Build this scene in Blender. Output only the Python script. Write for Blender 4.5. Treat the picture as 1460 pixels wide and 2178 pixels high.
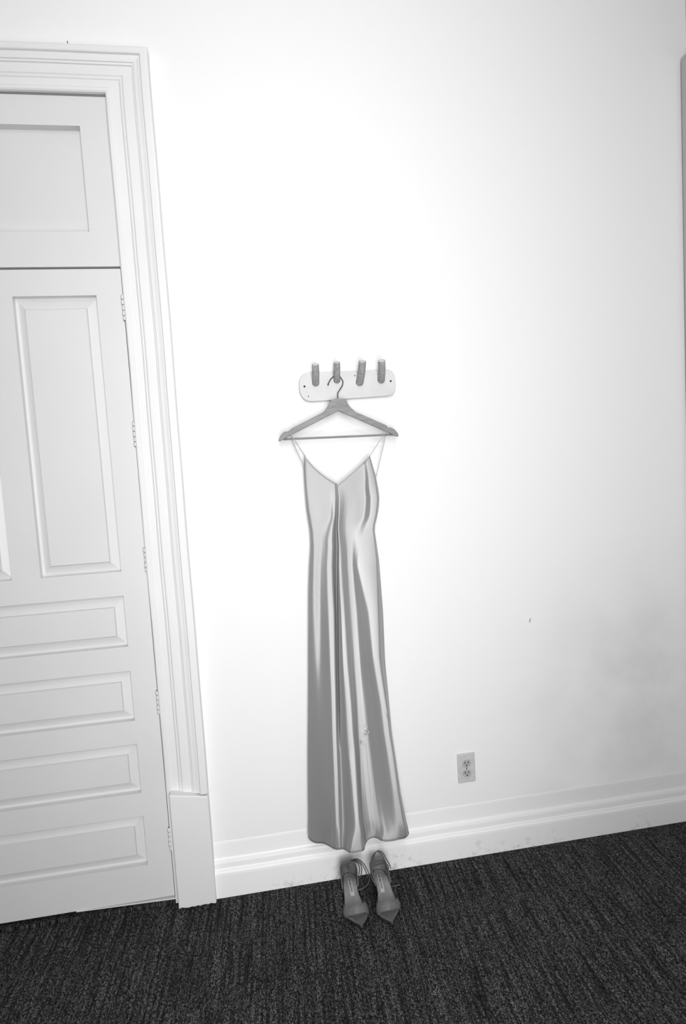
import bpy, bmesh, math, random
from mathutils import Vector, Matrix

random.seed(7)
for o in list(bpy.data.objects):
    bpy.data.objects.remove(o)
SC = bpy.context.scene
COL = SC.collection

# ------------------------------------------------------------------ camera
YAW, PITCH, ROLL = 0.1477782, -0.0756348, 0.0605989
FPX, CX, CY = 1235.0, 730.0, 1089.0
CAM = Vector((0.0, -2.05, 1.50758))
cy_, sy_, cp_, sp_ = math.cos(YAW), math.sin(YAW), math.cos(PITCH), math.sin(PITCH)
fwd = Vector((sy_ * cp_, cy_ * cp_, sp_))
right0 = Vector((cy_, -sy_, 0))
down0 = fwd.cross(right0)
right = math.cos(ROLL) * right0 + math.sin(ROLL) * down0
down = -math.sin(ROLL) * right0 + math.cos(ROLL) * down0
cam_data = bpy.data.cameras.new('camera')
cam = bpy.data.objects.new('camera', cam_data)
COL.objects.link(cam)
M = Matrix.Identity(4)
for i in range(3):
    M[i][0], M[i][1], M[i][2], M[i][3] = right[i], -down[i], -fwd[i], CAM[i]
cam.matrix_world = M
cam_data.sensor_fit = 'HORIZONTAL'
cam_data.sensor_width = 36.0
cam_data.lens = 36.0 * FPX / 1460.0
cam_data.clip_start = 0.02
SC.camera = cam


def at(px, py, Y=None, Z=None):
    """world point seen at a photo pixel, on the plane y = Y or z = Z"""
    d = right * ((px - CX) / FPX) + down * ((py - CY) / FPX) + fwd
    t = (Y - CAM.y) / d.y if Y is not None else (Z - CAM.z) / d.z
    return CAM + d * t


# ------------------------------------------------------------------ light
SC.view_settings.view_transform = 'Standard'
SC.view_settings.look = 'None'
SC.view_settings.gamma = 1.0
SC.view_settings.use_curve_mapping = False
SC.view_settings.exposure = 0.0
world = bpy.data.worlds.new('world')
SC.world = world
world.use_nodes = True
world.node_tree.nodes['Background'].inputs[0].default_value = (0.8, 0.8, 0.8, 1)
world.node_tree.nodes['Background'].inputs[1].default_value = 0.4
REAR_Y = -2.6
WIN = (-0.24, 0.50, 0.15, 2.88)      # x0, x1, z0, z1 of the window in the rear wall
ld = bpy.data.lights.new('window_daylight', 'AREA')
ld.shape = 'RECTANGLE'
ld.size, ld.size_y = WIN[1] - WIN[0], WIN[3] - WIN[2]
ld.energy = 43.5
ld.spread = math.radians(130)
lo = bpy.data.objects.new('window_daylight', ld)
lo.location = ((WIN[0] + WIN[1]) / 2, REAR_Y - 0.02, (WIN[2] + WIN[3]) / 2)
lo.rotation_euler = (math.radians(90), 0, 0)
COL.objects.link(lo)

# unseen point light added overhead for top light and downward shadows
pl = bpy.data.lights.new('added_top_light', 'POINT')
pl.energy = 23
pl.shadow_soft_size = 0.10
po = bpy.data.objects.new('added_top_light', pl)
po.location = (0.25, -1.95, 3.15)
COL.objects.link(po)

# ------------------------------------------------------------------ materials


def mat(name, base, rough=0.6, var=0.0, scale=8.0, bump=0.0, bump_scale=60.0, metal=0.0, spec=0.5, stretch=(1, 1, 1)):
    m = bpy.data.materials.new(name)
    m.use_nodes = True
    nt = m.node_tree
    b = nt.nodes['Principled BSDF']
    b.inputs['Base Color'].default_value = (base, base, base, 1)
    b.inputs['Roughness'].default_value = rough
    b.inputs['Metallic'].default_value = metal
    b.inputs['Specular IOR Level'].default_value = spec
    tc = nt.nodes.new('ShaderNodeTexCoord')
    mp = nt.nodes.new('ShaderNodeMapping')
    mp.inputs['Scale'].default_value = stretch
    nt.links.new(tc.outputs['Object'], mp.inputs[0])
    if var:
        n = nt.nodes.new('ShaderNodeTexNoise')
        n.inputs['Scale'].default_value = scale
        n.inputs['Detail'].default_value = 6
        nt.links.new(mp.outputs[0], n.inputs['Vector'])
        r = nt.nodes.new('ShaderNodeMapRange')
        r.inputs[1].default_value, r.inputs[2].default_value = 0.3, 0.7
        r.inputs[3].default_value, r.inputs[4].default_value = base * (1 - var), base * (1 + var)
        nt.links.new(n.outputs['Fac'], r.inputs[0])
        nt.links.new(r.outputs[0], b.inputs['Base Color'])
    if bump:
        n2 = nt.nodes.new('ShaderNodeTexNoise')
        n2.inputs['Scale'].default_value = bump_scale
        n2.inputs['Detail'].default_value = 4
        nt.links.new(mp.outputs[0], n2.inputs['Vector'])
        bp = nt.nodes.new('ShaderNodeBump')
        bp.inputs['Strength'].default_value = bump
        bp.inputs['Distance'].default_value = 0.004
        nt.links.new(n2.outputs['Fac'], bp.inputs['Height'])
        nt.links.new(bp.outputs[0], b.inputs['Normal'])
    return m


def node(nt, kind, **kw):
    n = nt.nodes.new(kind)
    for k, v in kw.items():
        setattr(n, k, v)
    return n


M_DOOR = mat('door_white_paint', 0.70, 0.42, 0.02, 3.0, 0.12, 25.0)
M_TRIM = mat('trim_white_paint', 0.76, 0.42, 0.02, 3.0, 0.12, 25.0)
M_SHADETRIM = mat('shaded_trim_paint', 0.42, 0.5)  # grey puts the shadow side of the right casing into its colour
M_ROOM = mat('room_paint', 0.30, 0.7, 0.02)
M_BACKING = mat('dark_backing', 0.02, 0.9)
M_CEIL = mat('ceiling_paint', 0.75, 0.8)
M_BOARD = mat('board_white_paint', 0.58, 0.5, 0.05, 20.0, 0.1, 40.0)
M_PEG = mat('weathered_peg_wood', 0.33, 0.7, 0.25, 60.0, 0.5, 160.0, stretch=(3, 3, 0.7))
M_PEGEND = mat('cut_peg_end', 0.58, 0.7, 0.1, 100.0)
M_WOOD = mat('hanger_wood', 0.22, 0.5, 0.18, 30.0, 0.1, 90.0, stretch=(0.5, 1, 3))
M_STEEL = mat('dark_steel', 0.06, 0.35, metal=0.9)
M_BLACK = mat('black_void', 0.006, 0.7)
M_PLATE = mat('outlet_plastic', 0.56, 0.35, 0.08, 60.0)
M_RECEPT = mat('outlet_face', 0.42, 0.35, 0.10, 120.0)
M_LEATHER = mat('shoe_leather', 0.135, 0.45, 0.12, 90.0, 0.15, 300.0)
M_INSOLE = mat('insole_leather', 0.22, 0.30, 0.10, 70.0, 0.08, 220.0)
M_SOLE = mat('shoe_sole', 0.02, 0.5)
M_LACE = mat('lace_leather', 0.07, 0.4)
M_LABEL = mat('label_foil', 0.45, 0.3)
M_INK = mat('label_ink', 0.01, 0.6)
M_STRAP2 = mat('satin_hem', 0.26, 0.4)
M_STRAP = mat('satin_strap', 0.42, 0.35)


def wall_material():
    m = mat('plaster_wall', 0.84, 0.75, 0.0)
    nt = m.node_tree
    b = nt.nodes['Principled BSDF']
    tc = node(nt, 'ShaderNodeTexCoord')
    n1 = node(nt, 'ShaderNodeTexNoise')
    n1.inputs['Scale'].default_value = 3.2
    n1.inputs['Detail'].default_value = 5
    nt.links.new(tc.outputs['Object'], n1.inputs['Vector'])
    # stains within a smooth darkening towards the lower right of the plaster
    sep = node(nt, 'ShaderNodeSeparateXYZ')
    nt.links.new(tc.outputs['Object'], sep.inputs[0])
    gx = node(nt, 'ShaderNodeMapRange', interpolation_type='SMOOTHSTEP')
    gx.inputs[1].default_value, gx.inputs[2].default_value = 0.70, 1.65
    nt.links.new(sep.outputs['X'], gx.inputs[0])
    gz = node(nt, 'ShaderNodeMapRange', interpolation_type='SMOOTHSTEP')
    gz.inputs[1].default_value, gz.inputs[2].default_value = 1.25, 0.55
    nt.links.new(sep.outputs['Z'], gz.inputs[0])
    mu = node(nt, 'ShaderNodeMath', operation='MULTIPLY')
    nt.links.new(gx.outputs[0], mu.inputs[0])
    nt.links.new(gz.outputs[0], mu.inputs[1])
    st = node(nt, 'ShaderNodeMapRange', interpolation_type='SMOOTHSTEP')
    st.inputs[1].default_value, st.inputs[2].default_value = 0.35, 0.75
    st.inputs[3].default_value, st.inputs[4].default_value = 0.3, 1.0
    nt.links.new(n1.outputs['Fac'], st.inputs[0])
    mu2 = node(nt, 'ShaderNodeMath', operation='MULTIPLY')
    nt.links.new(mu.outputs[0], mu2.inputs[0])
    nt.links.new(st.outputs[0], mu2.inputs[1])
    cr = node(nt, 'ShaderNodeMapRange')
    cr.inputs[3].default_value, cr.inputs[4].default_value = 0.84, 0.62
    nt.links.new(mu2.outputs[0], cr.inputs[0])
    nt.links.new(cr.outputs[0], b.inputs['Base Color'])
    n2 = node(nt, 'ShaderNodeTexNoise')
    n2.inputs['Scale'].default_value = 9.0
    n2.inputs['Detail'].default_value = 6
    nt.links.new(tc.outputs['Object'], n2.inputs['Vector'])
    bp = node(nt, 'ShaderNodeBump')
    bp.inputs['Strength'].default_value = 0.12
    bp.inputs['Distance'].default_value = 0.01
    nt.links.new(n2.outputs['Fac'], bp.inputs['Height'])
    nt.links.new(bp.outputs[0], b.inputs['Normal'])
    return m


def baseboard_material():
    m = mat('baseboard_paint', 0.86, 0.45)
    nt = m.node_tree
    b = nt.nodes['Principled BSDF']
    tc = node(nt, 'ShaderNodeTexCoord')
    sep = node(nt, 'ShaderNodeSeparateXYZ')
    nt.links.new(tc.outputs['Object'], sep.inputs[0])
    n = node(nt, 'ShaderNodeTexNoise')
    n.inputs['Scale'].default_value = 45.0
    n.inputs['Detail'].default_value = 8
    nt.links.new(tc.outputs['Object'], n.inputs['Vector'])
    n0 = node(nt, 'ShaderNodeTexNoise')
    n0.inputs['Scale'].default_value = 4.0
    nt.links.new(tc.outputs['Object'], n0.inputs['Vector'])
    zz = node(nt, 'ShaderNodeMapRange')
    zz.inputs[1].default_value, zz.inputs[2].default_value = 0.07, 0.0
    nt.links.new(sep.outputs['Z'], zz.inputs[0])
    sp = node(nt, 'ShaderNodeMapRange')
    sp.inputs[1].default_value, sp.inputs[2].default_value = 0.52, 0.68
    nt.links.new(n.outputs['Fac'], sp.inputs[0])
    s0 = node(nt, 'ShaderNodeMapRange')
    s0.inputs[1].default_value, s0.inputs[2].default_value = 0.45, 0.7
    nt.links.new(n0.outputs['Fac'], s0.inputs[0])
    m1 = node(nt, 'ShaderNodeMath', operation='MULTIPLY')
    nt.links.new(zz.outputs[0], m1.inputs[0])
    nt.links.new(sp.outputs[0], m1.inputs[1])
    m2 = node(nt, 'ShaderNodeMath', operation='MULTIPLY')
    nt.links.new(m1.outputs[0], m2.inputs[0])
    nt.links.new(s0.outputs[0], m2.inputs[1])
    cr = node(nt, 'ShaderNodeMapRange')
    cr.inputs[3].default_value, cr.inputs[4].default_value = 0.88, 0.2
    nt.links.new(m2.outputs[0], cr.inputs[0])
    # the right-hand end of the board is dirtier
    gx = node(nt, 'ShaderNodeMapRange', interpolation_type='SMOOTHSTEP')
    gx.inputs[1].default_value, gx.inputs[2].default_value = 0.55, 1.35
    gx.inputs[3].default_value, gx.inputs[4].default_value = 1.0, 0.80
    nt.links.new(sep.outputs['X'], gx.inputs[0])
    mm = node(nt, 'ShaderNodeMath', operation='MULTIPLY')
    nt.links.new(cr.outputs[0], mm.inputs[0])
    nt.links.new(gx.outputs[0], mm.inputs[1])
    nt.links.new(mm.outputs[0], b.inputs['Base Color'])
    bp = node(nt, 'ShaderNodeBump')
    bp.inputs['Strength'].default_value = 0.1
    bp.inputs['Distance'].default_value = 0.004
    nt.links.new(n.outputs['Fac'], bp.inputs['Height'])
    nt.links.new(bp.outputs[0], b.inputs['Normal'])
    return m


def carpet_material():
    m = mat('ribbed_carpet', 0.04, 0.95, spec=0.15)
    nt = m.node_tree
    b = nt.nodes['Principled BSDF']
    tc = node(nt, 'ShaderNodeTexCoord')
    mp = node(nt, 'ShaderNodeMapping')
    mp.inputs['Rotation'].default_value = (0, 0, math.radians(2.5))
    nt.links.new(tc.outputs['Object'], mp.inputs[0])

    def scaled(sx, sy):
        q = node(nt, 'ShaderNodeMapping')
        q.inputs['Scale'].default_value = (sx, sy, 1)
        nt.links.new(mp.outputs[0], q.inputs[0])
        return q
    v = node(nt, 'ShaderNodeTexVoronoi')
    v.inputs['Scale'].default_value = 1.0
    v.inputs['Randomness'].default_value = 0.7
    nt.links.new(scaled(250, 150).outputs[0], v.inputs['Vector'])
    n1 = node(nt, 'ShaderNodeTexNoise')          # streaks along the ribs
    n1.inputs['Scale'].default_value = 1.0
    n1.inputs['Detail'].default_value = 5
    nt.links.new(scaled(110, 4.5).outputs[0], n1.inputs['Vector'])
    n2 = node(nt, 'ShaderNodeTexNoise')
    n2.inputs['Scale'].default_value = 4.0
    nt.links.new(mp.outputs[0], n2.inputs['Vector'])
    d = node(nt, 'ShaderNodeMapRange')
    d.inputs[1].default_value, d.inputs[2].default_value = 0.1, 0.75
    d.inputs[3].default_value, d.inputs[4].default_value = 1.0, 0.0
    nt.links.new(v.outputs['Distance'], d.inputs[0])
    sepc = node(nt, 'ShaderNodeSeparateColor')
    nt.links.new(v.outputs['Color'], sepc.inputs[0])
    rnd = node(nt, 'ShaderNodeMapRange')
    rnd.inputs[3].default_value, rnd.inputs[4].default_value = 0.45, 1.7
    nt.links.new(sepc.outputs[0], rnd.inputs[0])
    m1 = node(nt, 'ShaderNodeMath', operation='MULTIPLY')
    nt.links.new(d.outputs[0], m1.inputs[0])
    nt.links.new(rnd.outputs[0], m1.inputs[1])
    s = node(nt, 'ShaderNodeMapRange')
    s.inputs[1].default_value, s.inputs[2].default_value = 0.33, 0.67
    s.inputs[3].default_value, s.inputs[4].default_value = 0.2, 1.9
    nt.links.new(n1.outputs['Fac'], s.inputs[0])
    m2 = node(nt, 'ShaderNodeMath', operation='MULTIPLY')
    nt.links.new(m1.outputs[0], m2.inputs[0])
    nt.links.new(s.outputs[0], m2.inputs[1])
    m3 = node(nt, 'ShaderNodeMath', operation='MULTIPLY_ADD')
    m3.inputs[1].default_value = 0.112
    m3.inputs[2].default_value = 0.006
    nt.links.new(m2.outputs[0], m3.inputs[0])
    nt.links.new(m3.outputs[0], b.inputs['Base Color'])
    bp = node(nt, 'ShaderNodeBump')
    bp.inputs['Strength'].default_value = 0.8
    bp.inputs['Distance'].default_value = 0.006
    nt.links.new(d.outputs[0], bp.inputs['Height'])
    nt.links.new(bp.outputs[0], b.inputs['Normal'])
    return m


def satin_material():
    m = bpy.data.materials.new('grey_satin')
    m.use_nodes = True
    nt = m.node_tree
    b = nt.nodes['Principled BSDF']
    b.inputs['Base Color'].default_value = (0.34, 0.34, 0.34, 1)
    b.inputs['Metallic'].default_value = 0.30
    b.inputs['Roughness'].default_value = 0.43
    b.inputs['Anisotropic'].default_value = 0.9
    b.inputs['Anisotropic Rotation'].default_value = 0.25
    tg = node(nt, 'ShaderNodeTangent', direction_type='UV_MAP', uv_map='uv')
    nt.links.new(tg.outputs[0], b.inputs['Tangent'])
    return m


M_WALL = wall_material()
M_BASE = baseboard_material()
M_CARPET = carpet_material()
M_SATIN = satin_material()

# ------------------------------------------------------------------ helpers


def link(name, verts, faces, material, parent=None, smooth=False, origin=None):
    me = bpy.data.meshes.new(name)
    org = Vector(origin) if origin is not None else (parent['_org_vec'] if False else None)
    base = ORG.get(parent.name, Vector((0, 0, 0))) if parent is not None else (Vector(origin) if origin is not None else Vector((0, 0, 0)))
    me.from_pydata([tuple(Vector(v) - base) for v in verts], [], faces)
    bm = bmesh.new()
    bm.from_mesh(me)
    bmesh.ops.recalc_face_normals(bm, faces=bm.faces)
    bm.to_mesh(me)
    bm.free()
    me.materials.append(material)
    for p in me.polygons:
        p.use_smooth = smooth
    o = bpy.data.objects.new(name, me)
    COL.objects.link(o)
    if parent is not None:
        o.parent = parent
        ORG[o.name] = base
    else:
        o.location = base
        ORG[o.name] = base
    return o


ORG = {}      # world origin each parent chain is built around


def thing(name, label, cat, loc, group=None):
    o = bpy.data.objects.new(name, None)
    COL.objects.link(o)
    o.location = loc
    o.empty_display_size = 0.05
    o['label'] = label
    o['category'] = cat
    if group:
        o['group'] = group
    ORG[o.name] = Vector(loc)
    return o


def structure(o):
    o['kind'] = 'structure'
    return o


def bevel(o, w, seg=2):
    b = o.modifiers.new('bevel', 'BEVEL')
    b.width = w
    b.segments = seg
    b.limit_method = 'ANGLE'
    b.angle_limit = math.radians(35)
    return o


def box_geo(x0, x1, y0, y1, z0, z1):
    v = [(x, y, z) for x in (x0, x1) for y in (y0, y1) for z in (z0, z1)]
    f = [(0, 1, 3, 2), (4, 6, 7, 5), (0, 4, 5, 1), (2, 3, 7, 6), (0, 2, 6, 4), (1, 5, 7, 3)]
    return v, f


def box(name, dims, material, parent=None, bv=0.0):
    v, f = box_geo(*dims)
    o = link(name, v, f, material, parent)
    if bv:
        bevel(o, bv)
    return o


def prism_y(name, outline, y0, y1, material, parent=None, bv=0.0, origin=None):
    """outline of (x, z) extruded from y0 (front) to y1"""
    n = len(outline)
    v = [(x, y0, z) for x, z in outline] + [(x, y1, z) for x, z in outline]
    f = [tuple(range(n)), tuple(range(2 * n - 1, n - 1, -1))]
    f += [(i, (i + 1) % n, n + (i + 1) % n, n + i) for i in range(n)]
    o = link(name, v, f, material, parent, origin=origin)
    if bv:
        bevel(o, bv)
    return o


def catmull(pts, sub=6):
    pts = [Vector(p) for p in pts]
    out = []
    for i in range(len(pts) - 1):
        p0, p1, p2, p3 = pts[max(i - 1, 0)], pts[i], pts[i + 1], pts[min(i + 2, len(pts) - 1)]
        for k in range(sub):
            t = k / sub
            out.append(0.5 * ((2 * p1) + (p2 - p0) * t + (2 * p0 - 5 * p1 + 4 * p2 - p3) * t * t + (3 * p1 - p0 - 3 * p2 + p3) * t ** 3))
    out.append(pts[-1])
    return out


def tube_geo(pts, rad, res=10, flat=1.0):
    """swept tube; rad is a number or a list per point; flat squashes along the second normal"""
    n = len(pts)
    rads = rad if isinstance(rad, (list, tuple)) else [rad] * n
    v, f = [], []
    prev = None
    for i in range(n):
        t = (pts[min(i + 1, n - 1)] - pts[max(i - 1, 0)]).normalized()
        if prev is None:
            ref = Vector((0, 0, 1)) if abs(t.z) < 0.9 else Vector((1, 0, 0))
            a = t.cross(ref).normalized()
        else:
            a = (prev - t * prev.dot(t)).normalized()
        prev = a
        bb = t.cross(a)
        for k in range(res):
            w = 2 * math.pi * k / res
            v.append(pts[i] + a * (math.cos(w) * rads[i]) + bb * (math.sin(w) * rads[i] * flat))
    for i in range(n - 1):
        for k in range(res):
            k2 = (k + 1) % res
            f.append((i * res + k, i * res + k2, (i + 1) * res + k2, (i + 1) * res + k))
    f.append(tuple(range(res - 1, -1, -1)))
    f.append(tuple((n - 1) * res + k for k in range(res)))
    return v, f


def tube(name, pts, rad, material, parent=None, res=10, sub=6, flat=1.0):
    p = catmull(pts, sub) if sub > 1 else [Vector(q) for q in pts]
    if isinstance(rad, (list, tuple)):
        rr = []
        for i in range(len(p)):
            s = i / (len(p) - 1) * (len(rad) - 1)
            a = int(min(s, len(rad) - 2))
            rr.append(rad[a] + (rad[a + 1] - rad[a]) * (s - a))
        rad = rr
    v, f = tube_geo(p, rad, res, flat)
    return link(name, v, f, material, parent, smooth=True)


def merge(*geos):
    v, f = [], []
    for gv, gf in geos:
        k = len(v)
        v += [tuple(q) for q in gv]
        f += [tuple(i + k for i in q) for q in gf]
    return v, f


def interp(x, xs, ys):
    if x <= xs[0]:
        return ys[0]
    for i in range(len(xs) - 1):
        if x <= xs[i + 1]:
            t = (x - xs[i]) / max(1e-9, xs[i + 1] - xs[i])
            return ys[i] + (ys[i + 1] - ys[i]) * t
    return ys[-1]


# ------------------------------------------------------------------ room
DOOR_R, DOOR_L, DOOR_TOP, TRANS_TOP = -0.383, -1.161, 2.208, 2.750
RIGHT_X, LEFT_X, CEIL_Z = 1.700, -2.60, 3.45

structure(box('floor', (LEFT_X - 0.1, RIGHT_X + 0.1, REAR_Y - 0.1, 0.12, -0.06, 0.0), M_CARPET))
structure(box('ceiling', (LEFT_X - 0.1, RIGHT_X + 0.1, REAR_Y - 0.1, 0.12, CEIL_Z, CEIL_Z + 0.08), M_CEIL))
g = merge(box_geo(DOOR_R + 0.004, RIGHT_X + 0.1, 0.0, 0.14, 0.0, CEIL_Z),
          box_geo(DOOR_L - 0.004, DOOR_R + 0.004, 0.0, 0.14, TRANS_TOP + 0.004, CEIL_Z),
          box_geo(LEFT_X - 0.1, DOOR_L - 0.004, 0.0, 0.14, 0.0, CEIL_Z))
wall_back = structure(link('wall_back', g[0], g[1], M_WALL))
c0 = at(1128, 1320, Y=-0.001)
v, f = tube_geo([c0 + Vector((0.004, 0, 0.009)), c0 + Vector((-0.001, -0.002, 0.003)), c0 + Vector((-0.002, -0.002, -0.003)), c0 + Vector((0.000, 0, -0.008))], [0.0008, 0.0022, 0.0020, 0.0006], 6)
link('plaster_chip', v, f, M_PEG, wall_back)
structure(box('wall_dark_backing', (DOOR_L - 0.1, DOOR_R + 0.1, 0.14, 0.18, 0.0, TRANS_TOP + 0.1), M_BACKING))  # dark sheet added behind the door so its gaps read dark
structure(box('wall_right', (RIGHT_X, RIGHT_X + 0.1, REAR_Y - 0.1, 0.0, 0.0, CEIL_Z), M_ROOM))
structure(box('wall_left', (LEFT_X - 0.1, LEFT_X, REAR_Y - 0.1, 0.0, 0.0, CEIL_Z), M_ROOM))
g = merge(box_geo(LEFT_X, WIN[0], REAR_Y - 0.1, REAR_Y, 0, CEIL_Z), box_geo(WIN[1], RIGHT_X, REAR_Y - 0.1, REAR_Y, 0, CEIL_Z),
          box_geo(WIN[0], WIN[1], REAR_Y - 0.1, REAR_Y, 0, WIN[2]), box_geo(WIN[0], WIN[1], REAR_Y - 0.1, REAR_Y, WIN[3], CEIL_Z))
structure(link('wall_rear', g[0], g[1], M_ROOM))

# casing of an opening in the right wall, just at the edge of the view
o = structure(box('trim_2', (RIGHT_X - 0.034, RIGHT_X, -0.16, -0.012, 0.0, 2.94), M_SHADETRIM, bv=0.004))

# baseboards: profile of (y, z) run along x
PROFILE = [(0.0, 0.195), (-0.0012, 0.194), (-0.0022, 0.188), (-0.0042, 0.136), (-0.0062, 0.131), (-0.0125, 0.128), (-0.0145, 0.121),
           (-0.0150, 0.104), (-0.0185, 0.099), (-0.0195, 0.095), (-0.0235, 0.090), (-0.0245, 0.082), (-0.0245, 0.0), (0.0, 0.0)]


def run_x(name, prof, x0, x1, material, wobble=0.0, step=0.03):
    n = len(prof)
    k = max(1, int((x1 - x0) / step))
    v, f = [], []
    for i in range(k + 1):
        x = x0 + (x1 - x0) * i / k
        wz = wobble * (math.sin(x * 23) + math.sin(x * 61 + 1) * 0.5)
        for (y, z) in prof:
            v.append((x, y, z + (wz if (0.05 < z) else 0)))
    for i in range(k):
        for j in range(n):
            j2 = (j + 1) % n
            f.append((i * n + j, i * n + j2, (i + 1) * n + j2, (i + 1) * n + j))
    f.append(tuple(range(n)))
    f.append(tuple(k * n + j for j in range(n - 1, -1, -1)))
    o = link(name, v, f, material)
    return o


structure(run_x('baseboard_back', PROFILE, -0.242, RIGHT_X - 0.034, M_BASE, 0.0006))
structure(run_x('baseboard_left', PROFILE, LEFT_X, DOOR_L - 0.16, M_BASE, 0.0006))

# ------------------------------------------------------------------ door casing (trim_1)
casing = bpy.data.objects.new('trim_1', None)
COL.objects.link(casing)
casing['kind'] = 'structure'
ORG['trim_1'] = Vector((0, 0, 0))
# profile across the casing: (offset from the opening, depth proud of the wall)
CAS = [(0.000, 0.002), (0.000, 0.013), (0.004, 0.0165), (0.014, 0.0165), (0.019, 0.014), (0.0205, 0.012), (0.044, 0.0115), (0.046, 0.0145),
       (0.050, 0.0165), (0.054, 0.0165), (0.057, 0.0195), (0.060, 0.0205), (0.088, 0.0205), (0.0895, 0.0255), (0.095, 0.0275), (0.0965, 0.0315),
       (0.106, 0.0325), (0.114, 0.0350), (0.117, 0.0355), (0.1185, 0.0425), (0.121, 0.0445), (0.137, 0.0445), (0.1420, 0.043), (0.144, 0.040), (0.144, 0.0)]
KZ = 0.87      # the head is a little narrower than the legs
PL_TOP = 0.405


def casing_piece(name, path_fn, n_st):
    n = len(CAS)
    v, f = [], []
    for s in range(n_st + 1):
        for (o_, d_) in CAS:
            v.append(path_fn(s / n_st, o_, d_))
    for s in range(n_st):
        for j in range(n):
            j2 = (j + 1) % n
            f.append((s * n + j, s * n + j2, (s + 1) * n + j2, (s + 1) * n + j))
    f.append(tuple(range(n)))
    f.append(tuple(n_st * n + j for j in range(n - 1, -1, -1)))
    return link(name, v, f, M_TRIM, casing)


wob = lambda z, k: 0.0009 * math.sin(z * 5.1 + k) + 0.0005 * math.sin(z * 13.7 + 2 * k)
casing_piece('side_casing', lambda t, o_, d_: (DOOR_R + o_ + wob(t * 2.3, 0) * (t < 1), -d_, PL_TOP + (TRANS_TOP + o_ * KZ - PL_TOP) * t), 40)
casing_piece('side_casing', lambda t, o_, d_: (DOOR_L - o_ + wob(t * 2.3, 1) * (t < 1), -d_, PL_TOP + (TRANS_TOP + o_ * KZ - PL_TOP) * t), 8)
casing_piece('head_casing', lambda t, o_, d_: (DOOR_R + o_ + (DOOR_L - DOOR_R - 2 * o_) * t, -d_, TRANS_TOP + o_ * KZ + wob(t, 2) * (0 < t < 1)), 24)
for (x0, x1) in ((-0.368, -0.239), (DOOR_L - 0.144, DOOR_L - 0.015)):
    zl, zr = (0.418, 0.396) if x0 > -1 else (0.40, 0.40)
    # plinth block with a ragged, chipped foot
    outl = [(x0, zl), (x1, zr)]
    k = 14
    for i in range(k + 1):
        outl.append((x1 + (x0 - x1) * i / k, max(0.0005, 0.001 + random.uniform(0.0, 0.005) * (0 < i < k))))
    prism_y('plinth_block', outl, -0.047, -0.001, M_TRIM, casing, bv=0.003)
# jamb lining filling the width beside the plinth and the step between door and casing
box('jamb', (DOOR_R + 0.0005, DOOR_R + 0.016, -0.0115, 0.12, 0.0, TRANS_TOP + 0.003), M_TRIM, casing, 0.001)
box('jamb', (DOOR_L - 0.016, DOOR_L - 0.0005, -0.0115, 0.12, 0.0, TRANS_TOP + 0.003), M_TRIM, casing, 0.001)
box('nail', (0, 0.002, -0.0, 0.002, 0, 0.01), M_STEEL, casing).location = at(143, 94, Y=-0.043)

# ------------------------------------------------------------------ door_1
FACE = 0.0      # the door's face lies in the wall plane


def panel_geo(x0, x1, z0, z1, fx0, fx1, fz0, fz1, d_edge, d_in, d_field):
    """raised panel: recess edge -> gently sloping margin -> step -> raised field"""
    y = FACE
    rings = [(x0, x1, z0, z1, y + d_edge), (x0 + 0.009, x1 - 0.009, z0 + 0.009, z1 - 0.009, y + d_edge),
             (fx0 - 0.003, fx1 + 0.003, fz0 - 0.003, fz1 + 0.003, y + d_in), (fx0, fx1, fz0, fz1, y + d_field)]
    v, f = [], []
    for (a, b_, c, d, yy) in rings:
        v += [(a, yy, c), (b_, yy, c), (b_, yy, d), (a, yy, d)]
    for r in range(len(rings) - 1):
        for k in range(4):
            k2 = (k + 1) % 4
            f.append((r * 4 + k, r * 4 + k2, (r + 1) * 4 + k2, (r + 1) * 4 + k))
    n = (len(rings) - 1) * 4
    f.append((n, n + 1, n + 2, n + 3))
    # back
    m = len(v)
    v += [(x0, 0.034, z0), (x1, 0.034, z0), (x1, 0.034, z1), (x0, 0.034, z1)]
    f.append((m + 3, m + 2, m + 1, m))
    for k in range(4):
        k2 = (k + 1) % 4
        f.append((m + k, m + k2, k2, k))
    return v, f


door = bpy.data.objects.new('door_1', None)
COL.objects.link(door)
door['kind'] = 'structure'
door.location = (DOOR_R, 0.02, 0.03)
ORG['door_1'] = Vector(door.location)
TH = 0.042
RX0, RX1 = -1.075, -0.469          # panel recess of the four low rows
UX = ((-0.7275, -0.472), (-1.072, -0.817))
rows = [(0.941, 1.119), (0.678, 0.856), (0.4165, 0.595), (0.151, 0.3325)]
zb, zt = 0.0225, DOOR_TOP - 0.003
de = DOOR_R - 0.0035
box('stile', (RX1, de, FACE, FACE + TH, zb, zt), M_DOOR, door)
box('stile', (DOOR_L + 0.003, RX0, FACE, FACE + TH, zb, zt), M_DOOR, door)
box('stile', (UX[1][1], UX[0][0], FACE, FACE + TH, 1.2025, 2.121), M_DOOR, door)
rail_z = [(zb, rows[3][0]), (rows[3][1], rows[2][0]), (rows[2][1], rows[1][0]), (rows[1][1], rows[0][0]), (rows[0][1], 1.2025), (2.121, zt)]
for (a, b_) in rail_z:
    box('rail', (RX0, RX1, FACE, FACE + TH, a, b_), M_DOOR, door)
for (z0, z1) in rows:
    v, f = panel_geo(RX0, RX1, z0, z1, RX0 + 0.034, RX1 - 0.037, z0 + 0.039, z1 - 0.041, 0.0230, 0.0130, 0.0060)
    link('panel', v, f, M_DOOR, door)
for (x0, x1) in UX:
    v, f = panel_geo(x0, x1, 1.2025, 2.121, x0 + 0.033, x1 - 0.034, 1.2385, 2.0795, 0.0230, 0.0130, 0.0060)
    link('panel', v, f, M_DOOR, door)
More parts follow.
